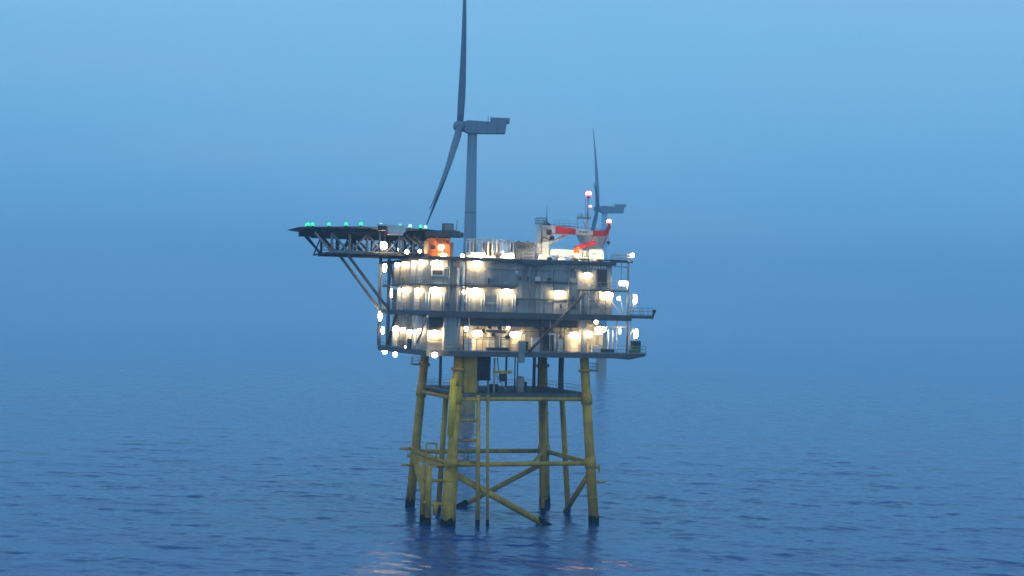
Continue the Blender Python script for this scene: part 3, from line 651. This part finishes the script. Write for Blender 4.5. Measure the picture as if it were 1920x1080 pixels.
# ------------------------------------------------------------------ lamps
def lamp_proto(kind):
    o = bpy.data.objects.new({'oval': 'oval_wall_lamp', 'round': 'round_lamp', 'tall': 'tall_lamp', 'flood': 'floodlight'}[kind], None); COL.objects.link(o)
    if kind == 'flood':          # a box with its glass turned to the crane and a little upward
        m = MB(); m.prism([(-.12, .18), (.06, .08), (.18, .42), (0, .52)], 'u', -.34, .34); m.build('housing', M['dark'], o)
        m = MB(); m.add([(-.3, .075, .11), (.3, .075, .11), (.3, .185, .40), (-.3, .185, .40)], [(0, 1, 2, 3)]); m.add([(-.3, .065, .11), (.3, .065, .11), (.3, .175, .40), (-.3, .175, .40)], [(3, 2, 1, 0)]); m.build('glass', M['flood'], o)
        m = MB(); m.box((-.38, -.05, 0), (-.345, .05, .3)); m.box((.345, -.05, 0), (.38, .05, .3)); m.box((-.38, -.06, -.03), (.38, .06, 0)); m.build('bracket', M['steel'], o)
    elif kind == 'oval':
        m = MB(); m.box((-.62, -.18, -.28), (.62, 0, .34)); m.build('housing', M['steel'], o)
        m = MB(); m.prism([(-.85, .40), (-.72, .50), (.72, .50), (.85, .40)], 'v', -.46, 0); m.build('hood', M['steel'], o)
        MB().ball((0, -.32, .0), (.80, .26, .40), nu=14, nv=8).build('diffuser', M['lens'], o)
    elif kind == 'round':
        m = MB(); m.tube((0, -.10, 0), (0, .12, 0), .34, n=14); m.build('housing', M['steel'], o)
        m = MB(); m.prism([(-.3, .36), (-.2, .44), (.2, .44), (.3, .36)], 'v', -.4, .05); m.build('hood', M['steel'], o)
        MB().ball((0, -.22, 0), (.38, .24, .37), nu=12, nv=7).build('diffuser', M['lens_s'], o)
    else:
        m = MB(); m.box((-.1, 0, -.5), (.1, .14, .6)); m.build('housing', M['steel'], o)
        MB().ball((0, -.16, 0), (.27, .2, .62), nu=12, nv=8).build('diffuser', M['lens_s'], o)
        m = MB(); m.tube((0, .05, -.6), (0, .05, -.75), .06, n=6); m.build('stem', M['steel'], o)
    return o
PROTO = {}
def lamp(kind, label, u, v, z, group, s=1.0):
    if kind not in PROTO: o = PROTO[kind] = lamp_proto(kind)
    else: o = copy_tree(PROTO[kind])
    o.location = W(u, v, z); o.rotation_euler = (0, 0, TH); o.scale = (s, s, s)
    o['label'] = label; o['category'] = 'lamp'; o['kind'] = 'thing'; o['group'] = group
    return o
G3 = 'lamps of the top storey'; G2 = 'lamps of the middle storey'; G1 = 'lamps of the lower storey'; G0 = 'lamps under the lower deck'; GR = 'lamps on the roof'
lamp('oval', 'oval lamp right above the small dark window of the top storey', -2.75, -.42, 36.72, G3)
lamp('oval', 'oval lamp under the roof edge below the left end of the white rack', 3.15, -.45, 36.86, G3)
lamp('oval', 'oval lamp on the top storey wall left of the tall brown window', 19.85, -.4, 35.72, G3, .92)
lamp('oval', 'oval lamp in the open bay right of the tall brown window', 25.5, -.4, 34.75, G3, .85)
for v, w_ in ((18.0, 'leftmost of four round lamps on the top storey side wall, under the helideck'), (13.8, 'second from left of four round lamps on the top storey side wall'), (8.0, 'third from left of four round lamps on the top storey side wall'), (4.4, 'fourth of four round lamps on the top storey side wall, nearest the window')):
    lamp('round', w_, -3.72, v, 36.95, G3)
lamp('tall', 'tall narrow lamp between the two outer left columns just under the helideck truss', -3.7, 25.9, 36.7, G3, 1.15)
lamp('oval', 'oval lamp above the door under the small dark window, middle storey', -2.8, -.42, 32.95, G2, 1.05)
lamp('oval', 'oval lamp above the piped door right of the tall pipes, middle storey', 3.1, -.45, 33.0, G2)
lamp('oval', 'oval lamp above the second piped door, centre of the middle storey', 7.75, -.35, 32.98, G2)
lamp('oval', 'oval lamp alone on the blue grey wall left of the long diagonal brace', 15.65, -.45, 33.0, G2)
lamp('oval', 'oval lamp at the right end of the middle storey wall under the brown window', 23.2, -.32, 32.97, G2)
lamp('round', 'small round lamp beside the tall pipes left of the piped door', 1.3, -.75, 32.85, G2, .55)
lamp('round', 'round lamp in the open bay right of the middle storey wall', 25.2, .3, 32.5, G2, .75)
lamp('round', 'left one of three round lamps on the middle storey side wall', -3.72, 15.7, 33.0, G2, .9)
lamp('round', 'middle one of three round lamps on the middle storey side wall', -3.72, 13.1, 33.08, G2)
lamp('round', 'right one of three round lamps on the middle storey side wall', -3.72, 5.8, 32.9, G2, 1.05)
lamp('tall', 'tall narrow lamp beside the round grey tank of the middle storey', -3.5, 22.0, 32.7, G2, 1.05)
lamp('tall', 'tall lamp on a thin post above the right hand balcony', 28.5, 1.85, 32.5, G2, 1.1)
lamp('oval', 'oval lamp below the dark duct at the left end of the lower storey', -2.35, 1.25, 26.93, G1, 1.05)
lamp('oval', 'oval lamp right of the wide corner column, lower storey', 4.0, 1.3, 27.03, G1)
lamp('oval', 'oval lamp amid dark pipework at the centre of the lower storey', 9.68, 1.3, 26.98, G1)
lamp('oval', 'oval lamp just left of the right front column, lower storey', 18.7, 1.3, 26.98, G1, 1.05)
lamp('oval', 'oval lamp right of the right front column, above the pale cabinet', 22.55, .75, 27.92, G1, 1.05)
lamp('round', 'round lamp touching the right front column on its right', 20.35, -.6, 27.2, G1, 1.2)
lamp('round', 'small round lamp high under the middle deck right of the right column', 21.4, -.5, 29.0, G1, .75)
lamp('round', 'small round lamp above the dark pipework at the centre of the lower storey', 8.55, 1.0, 27.88, G1, .6)
lamp('round', 'small bright lamp tucked against the wide corner column, lower storey', 2.3, 1.2, 27.68, G1, .85)
lamp('tall', 'thin lamp beside the white posts of the open right bay, lower storey', 25.3, -.2, 27.7, G1, .6)
for v, dz, s, w_ in ((13.8, .05, .95, 'second round lamp from the left on the lower storey side wall, above the black box'), (9.8, -.2, 1.05, 'third round lamp from the left on the lower storey side wall'), (6.2, -.15, 1.0, 'fourth round lamp from the left on the lower storey side wall'), (4.0, .05, 1.0, 'last round lamp on the lower storey side wall, next to the corner')):
    lamp('round', w_, -3.72, v, 27.1+dz, G1, s)
lamp('round', 'first round lamp from the left on the lower storey side wall, beside the slanting brace', -3.72, 18.0, 27.2, G1, 1.25)
lamp('tall', 'narrow lamp on the second outer left column, lower storey', -3.9, 25.3, 26.9, G1, .95)
lamp('tall', 'tall narrow lamp on the outermost left column just below the middle deck', -3.95, 27.1, 29.1, G1, 1.2)
lamp('tall', 'tall lamp above the green box at the right end of the lower deck', 28.75, 1.85, 27.45, G1, 1.1)
lamp('round', 'left one of two lamps hanging at the left corner below the lower deck', -3.6, 25.0, 23.6, G0)
lamp('round', 'right one of two lamps hanging at the left corner below the lower deck', -3.6, 18.4, 23.4, G0)
lamp('round', 'lamp under the lower deck edge above the yellow near leg', -2.85, -1.0, 23.95, G0)
lamp('round', 'faint small lamp near deck level beside the black box', -4.0, 10.4, 24.75, G0, .5)
lamp('round', 'large round floodlight under the helideck above the outer left columns', -7.3, 12.3, 39.5, GR, 1.5)
lamp('round', 'round lamp on the front of the orange shelter', -1.15, 2.85, 39.15, GR, 1.05)
lamp('oval', 'oval lamp at the lower edge of the orange shelter', -.85, 2.7, 38.05, GR, .6)
lamp('oval', 'wide lamp on the left part of the white rack plinth', 4.2, 2.2, 38.15, GR, .95)
lamp('oval', 'wide lamp on the right part of the white rack plinth', 8.8, 2.2, 38.2, GR, .85)
lamp('round', 'small round lamp on the roof left of the white rack', 1.9, 2.5, 38.0, GR, .7)
lamp('flood', 'low floodlight on the roof edge in front of the crane pedestal', 14.2, -.2, 37.65, GR)
lamp('flood', 'low floodlight on the roof edge in front of the long white beam', 18.3, -.2, 37.65, GR)
lamp('flood', 'low floodlight on the roof edge in front of the white generator box', 22.0, -.2, 37.65, GR)
lamp('flood', 'low floodlight on the roof edge in front of the white rack', 6.4, -.2, 37.65, GR)
lamp('round', 'round lamp at the right end of the roof railing', 26.9, -.4, 38.85, GR, .85)
lamp('round', 'leftmost of three small lamps on the helideck truss left of the orange shelter', -5.0, 12.0, 39.0, GR, .5)
lamp('round', 'middle one of three small lamps on the helideck truss left of the orange shelter', -4.3, 10.0, 38.6, GR, .8)
lamp('round', 'rightmost of three small lamps on the helideck truss left of the orange shelter', -2.9, 8.0, 38.7, GR, .7)

# green perimeter lamps of the helideck
def green_proto(pale):
    o = bpy.data.objects.new('helideck_lamp', None); COL.objects.link(o)
    MB().tube((0, 0, 0), (0, 0, .16), .22, .18, n=12).build('base', M['dark'], o)
    MB().ball((0, 0, .36), (.25, .25, .28), nu=12, nv=7).build('dome', M['green_pale' if pale else 'green_lens'], o)
    return o
gp = [None, None]
rim = octp(11.75)
def rim_at(u):
    best = None
    for k in range(8):
        (a, b), (c, d) = rim[k], rim[(k+1) % 8]
        if abs(c-a) > 1e-6 and min(a, c)-1e-6 <= u <= max(a, c)+1e-6:
            v = b+(d-b)*(u-a)/(c-a)
            if best is None or v < best: best = v
    return best if best is not None else 16.0
words = ['leftmost green lamp of the helideck rim, one of a close pair', 'second green lamp of the helideck rim, right one of the close pair', 'third green lamp from the left on the helideck rim',
         'fourth green lamp from the left on the helideck rim', 'fifth green lamp from the left on the helideck rim', 'sixth green lamp from the left on the helideck rim, before the foam cabinet',
         'pale green lamp at the left end of the foam cabinet', 'green lamp at the right end of the foam cabinet', 'pale green lamp, third from the right on the helideck rim', 'green lamp second from the right on the helideck rim', 'rightmost pale green lamp of the helideck rim']
for i, (u, pale) in enumerate(((-18.6, 0), (-17.9, 0), (-17.3, 0), (-15.3, 0), (-13.2, 0), (-11.4, 0), (-8.45, 1), (-5.6, 0), (-4.1, 1), (-2.5, 0), (-1.5, 1))):
    u = max(u, min(p[0] for p in rim)+.03)
    if gp[pale] is None: o = gp[pale] = green_proto(pale)
    else: o = copy_tree(gp[pale])
    v = rim_at(u)
    if i == 0: v += 1.2
    o.location = W(u, v, 42.0); o['label'] = words[i]; o['category'] = 'lamp'; o['kind'] = 'thing'; o['group'] = 'green lamps round the helideck rim'
# red beacons
def beacon(label, base, r, first=[None]):
    if first[0] is None:
        o = bpy.data.objects.new('red_beacon', None); COL.objects.link(o); first[0] = o
        MB().tube((0, 0, -.45), (0, 0, -.2), .2, .25, n=12).build('base', M['dark'], o)
        MB().tube((0, 0, -.3), (0, 0, -.12), .36, .44, n=16).build('lower_lens', M['red_lens'], o)
        MB().ball((0, 0, .08), (.38, .38, .34), nu=16, nv=9).build('dome', M['red_core'], o)
        MB().tube((0, 0, .30), (0, 0, .46), .34, .16, n=16).build('upper_lens', M['red_lens'], o)
    else: o = copy_tree(first[0])
    o.location = W(*base); o.rotation_euler = (0, 0, TH); o.scale = (r, r, r)
    o['label'] = label; o['category'] = 'beacon'; o['kind'] = 'thing'; o['group'] = 'red warning beacons'
beacon('glowing red beacon on top of the slim white mast', (22.1, 5.2, 47.95), 1.15)
beacon('glowing red beacon on the upturned tip of the crane boom', (24.98, 4.0, 43.9), .95)
beacon('small red lamp partway up the slim mast, in front of the faint turbine', (22.35, 5.0, 46.1), .5)

# ------------------------------------------------------------------ wind turbines
def turbine(name, label, X, Y, hub_z, az, phis, tm_='turbine'):
    o = thing(name, label, 'wind turbine', (X, Y, 0), 'wind turbines beyond the platform', rot=az, world=True)
    m = MB(); m.tube((0, 0, 11.9), (0, 0, hub_z-1.6), 2.5, 1.38, n=28); m.build('tower', M[tm_], o)
    for zz in (12, 36, 60):
        rr = 2.5-1.12*(zz-12)/(hub_z-13.6); MB().tube((0, 0, zz-.12), (0, 0, zz+.12), rr+.07, n=28).build('flange', M['nacelle'], o)
    MB().tube((0, 0, -4), (0, 0, 11.8), 2.75, n=28).build('transition_piece', M['yellow'], o)
    m = MB(); m.prism([(-2.4, hub_z-1.5), (-1.2, hub_z-2.0), (9.7, hub_z-1.75), (10.1, hub_z+.9), (9.6, hub_z+1.35), (-1.2, hub_z+1.75), (-2.4, hub_z+1.4)], 'v', -1.8, 1.8)
    nac = m.build('nacelle', M['nacelle'], o)
    m = MB()
    for u in (1.2, 4.2, 7.2): m.box((u, -1.83, hub_z-1.6), (u+.1, 1.83, hub_z+1.3))
    m.build('panel_joint', M['dark'], nac)
    m = MB(); m.tube((4.6, -.6, hub_z+1.5), (4.6, -.6, hub_z+3.4), .06, n=6); m.tube((4.6, .8, hub_z+1.5), (4.6, .8, hub_z+3.0), .06, n=6); m.tube((4.6, -.6, hub_z+3.0), (4.6, .8, hub_z+3.0), .05, n=6); m.build('weather_mast', M['dark'], nac)
    m = MB(); m.box((5.4, -1.7, hub_z+1.36), (10.9, 1.7, hub_z+1.6))
    for u in np.arange(5.4, 10.95, .55): m.box((u-.06, -1.7, hub_z+1.6), (u+.06, -1.62, hub_z+2.9)); m.box((u-.06, 1.62, hub_z+1.6), (u+.06, 1.7, hub_z+2.9))
    for v in (-1.69, 1.63):
        m.box((5.4, v, hub_z+1.6), (10.9, v+.06, hub_z+2.75)); 
    m.box((5.34, -1.7, hub_z+1.6), (5.4, 1.7, hub_z+3.2)); m.build('hoist_platform', M['nacelle'], nac)
    hub = Vector((-4.0, 0, hub_z+.05))
    m = MB(); m.ball((-4.1, 0, hub_z+.05), (1.75, 1.75, 1.75), nu=18, nv=12); m.tube((-4.0, 0, hub_z+.05), (-2.3, 0, hub_z+.05), 1.6, n=18); m.build('hub', M['nacelle'], o)
    L = 58.5; ns = 18; nc = 12
    for ph in phis:
        vs = []; fs = []
        rad = Vector((0, math.sin(R(ph)), math.cos(R(ph))))
        tan = Vector((0, math.cos(R(ph)), -math.sin(R(ph))))
        ax = Vector((-1, 0, 0))
        for j in range(ns+1):
            t = j/ns; r = 1.2+(L-1.2)*t
            root = max(0, 1-t/.16)
            chord = 1.9*root+(1-root)*(2.35*(1-t)**.95*(1-.25*t)+.28)
            thick = 1.9*root+(1-root)*chord*.34
            c = hub + rad*(r*math.cos(R(3.6))) + ax*(r*math.sin(R(3.6))+2.3*t*t)
            # tilt of the rotor about the hub
            c = hub + Matrix.Rotation(R(6), 3, 'Y') @ (c-hub)
            for k in range(nc):
                a = 2*PI*k/nc
                vs.append(c + ax*(math.cos(a)*chord/2 - (.1*chord)) + tan*(math.sin(a)*thick/2))
        for j in range(ns):
            for k in range(nc): fs.append((j*nc+k, j*nc+(k+1) % nc, (j+1)*nc+(k+1) % nc, (j+1)*nc+k))
        n0 = len(fs); fs += [tuple(range(nc-1, -1, -1)), tuple(range(ns*nc, ns*nc+nc))]
        MB().add(vs, fs, [True]*n0+[False, False]).build('blade', M['blade'], o)
    return o
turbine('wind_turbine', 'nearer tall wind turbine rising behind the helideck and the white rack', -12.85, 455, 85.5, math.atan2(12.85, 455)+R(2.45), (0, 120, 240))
turbine('wind_turbine', 'distant faint wind turbine half hidden behind the red beacon mast', 65.4, 1100, 77.3, -math.atan2(47.2, 794)+R(3.5), (38, 158, 278), 'tower_hazed').scale = (1.385, 1.385, 1.385)

# ------------------------------------------------------------------ haze
HAZE_D = .00042
m = MB(); m.box((-3950, -140, -6), (3950, 3950, 192))
hm_, nt = nodes('sea_haze')
out = nt.nodes.new('ShaderNodeOutputMaterial'); pv = nt.nodes.new('ShaderNodeVolumePrincipled')
pv.inputs['Color'].default_value = (.55, .83, 1.0, 1); pv.inputs['Density'].default_value = HAZE_D; pv.inputs['Anisotropy'].default_value = .25
nt.links.new(pv.outputs[0], out.inputs['Volume'])
hz = m.build('haze', hm_); hz['kind'] = 'stuff'; hz['label'] = 'blue evening haze over the sea'

# ------------------------------------------------------------------ sky, sun, camera
w = bpy.data.worlds.new('World'); sc.world = w; w.use_nodes = True
nt = w.node_tree
for n in list(nt.nodes): nt.nodes.remove(n)
N = nt.nodes.new; L = nt.links.new
out = N('ShaderNodeOutputWorld')
SUN_EL, SUN_AZ = R(2.0), R(200)
sky = N('ShaderNodeTexSky'); sky.sky_type = 'NISHITA'; sky.sun_disc = False; sky.sun_elevation = SUN_EL; sky.sun_rotation = SUN_AZ
sky.air_density = 1.0; sky.dust_density = .5; sky.ozone_density = 4.0
bg1 = N('ShaderNodeBackground'); bg1.inputs['Strength'].default_value = .02; L(sky.outputs[0], bg1.inputs[0])
tc = N('ShaderNodeTexCoord'); sx = N('ShaderNodeSeparateXYZ'); L(tc.outputs['Generated'], sx.inputs[0])
mp = N('ShaderNodeMapping'); mp.inputs['Scale'].default_value = (2.2, 2.2, 9); mp.inputs['Rotation'].default_value = (0, R(4), 0)
L(tc.outputs['Generated'], mp.inputs[0])
nz = N('ShaderNodeTexNoise'); nz.inputs['Scale'].default_value = 1.4; nz.inputs['Detail'].default_value = 4; L(mp.outputs[0], nz.inputs['Vector'])
ad = N('ShaderNodeMath'); ad.operation = 'MULTIPLY_ADD'; ad.inputs[1].default_value = .11; L(nz.outputs['Fac'], ad.inputs[0]); L(sx.outputs['Z'], ad.inputs[2])
sub = N('ShaderNodeMath'); sub.operation = 'SUBTRACT'; sub.inputs[1].default_value = .055; L(ad.outputs[0], sub.inputs[0])
cr = N('ShaderNodeValToRGB'); cr.color_ramp.interpolation = 'B_SPLINE'
els = cr.color_ramp.elements
stops = [(0.0, (.15, .41, .76)), (.06, (.175, .465, .80)), (.13, (.205, .505, .82)), (.22, (.26, .58, .88)), (.5, (.31, .60, .88)), (1.0, (.30, .56, .82))]
els[0].position, els[0].color = stops[0][0], (*stops[0][1], 1); els[1].position, els[1].color = stops[-1][0], (*stops[-1][1], 1)
for p, c in stops[1:-1]:
    e = els.new(p); e.color = (*c, 1)
L(sub.outputs[0], cr.inputs[0])
mpv = N('ShaderNodeMapping'); mpv.inputs['Rotation'].default_value = (0, R(-7), 0); mpv.inputs['Scale'].default_value = (3, 3, 26); L(tc.outputs['Generated'], mpv.inputs[0])
nv_ = N('ShaderNodeTexNoise'); nv_.inputs['Scale'].default_value = 1.0; nv_.inputs['Detail'].default_value = 5; nv_.inputs['Roughness'].default_value = .5; L(mpv.outputs[0], nv_.inputs['Vector'])
rv = N('ShaderNodeMapRange'); rv.interpolation_type = 'SMOOTHSTEP'; rv.inputs[1].default_value = .44; rv.inputs[2].default_value = .62; rv.inputs[3].default_value = 0; rv.inputs[4].default_value = .3; L(nv_.outputs['Fac'], rv.inputs[0])
veil = N('ShaderNodeMix'); veil.data_type = 'RGBA'; L(rv.outputs[0], veil.inputs['Factor']); L(cr.outputs[0], veil.inputs['A']); veil.inputs['B'].default_value = (.26, .53, .79, 1)
bg2 = N('ShaderNodeBackground'); bg2.inputs['Strength'].default_value = 1.0; L(veil.outputs['Result'], bg2.inputs[0])
add = N('ShaderNodeAddShader'); L(bg1.outputs[0], add.inputs[0]); L(bg2.outputs[0], add.inputs[1]); L(add.outputs[0], out.inputs[0])

sl = bpy.data.lights.new('sun', 'SUN'); sl.energy = .12; sl.angle = R(15); sl.color = (1, .9, .8)
so = bpy.data.objects.new('sun', sl); COL.objects.link(so)
d = Vector((math.sin(SUN_AZ)*math.cos(R(8)), math.cos(SUN_AZ)*math.cos(R(8)), math.sin(R(8))))
so.rotation_euler = d.to_track_quat('Z', 'Y').to_euler()

cam = bpy.data.cameras.new('camera'); co = bpy.data.objects.new('camera', cam); COL.objects.link(co)
cam.sensor_width = 36; cam.lens = 36*2867/1920; cam.clip_start = .5; cam.clip_end = 20000
pit = math.atan(50/2867); rho = R(1.3)
fw = Vector((0, math.cos(pit), math.sin(pit))); up = Vector((0, -math.sin(pit), math.cos(pit))); rt = Vector((1, 0, 0))
r2 = rt*math.cos(rho)+up*math.sin(rho); u2 = -rt*math.sin(rho)+up*math.cos(rho)
mat = Matrix((r2, u2, -fw)).transposed().to_4x4(); mat.translation = (0, 0, 29.8)
co.matrix_world = mat
sc.camera = co

sc.render.engine = 'CYCLES'
sc.cycles.use_denoising = True
sc.cycles.max_bounces = 5; sc.cycles.diffuse_bounces = 3; sc.cycles.glossy_bounces = 3; sc.cycles.volume_bounces = 2
sc.cycles.sample_clamp_indirect = 30; sc.cycles.sample_clamp_direct = 0
sc.cycles.use_light_tree = True
sc.view_settings.view_transform = 'Standard'; sc.view_settings.look = 'None'; sc.view_settings.exposure = 0; sc.view_settings.gamma = 1
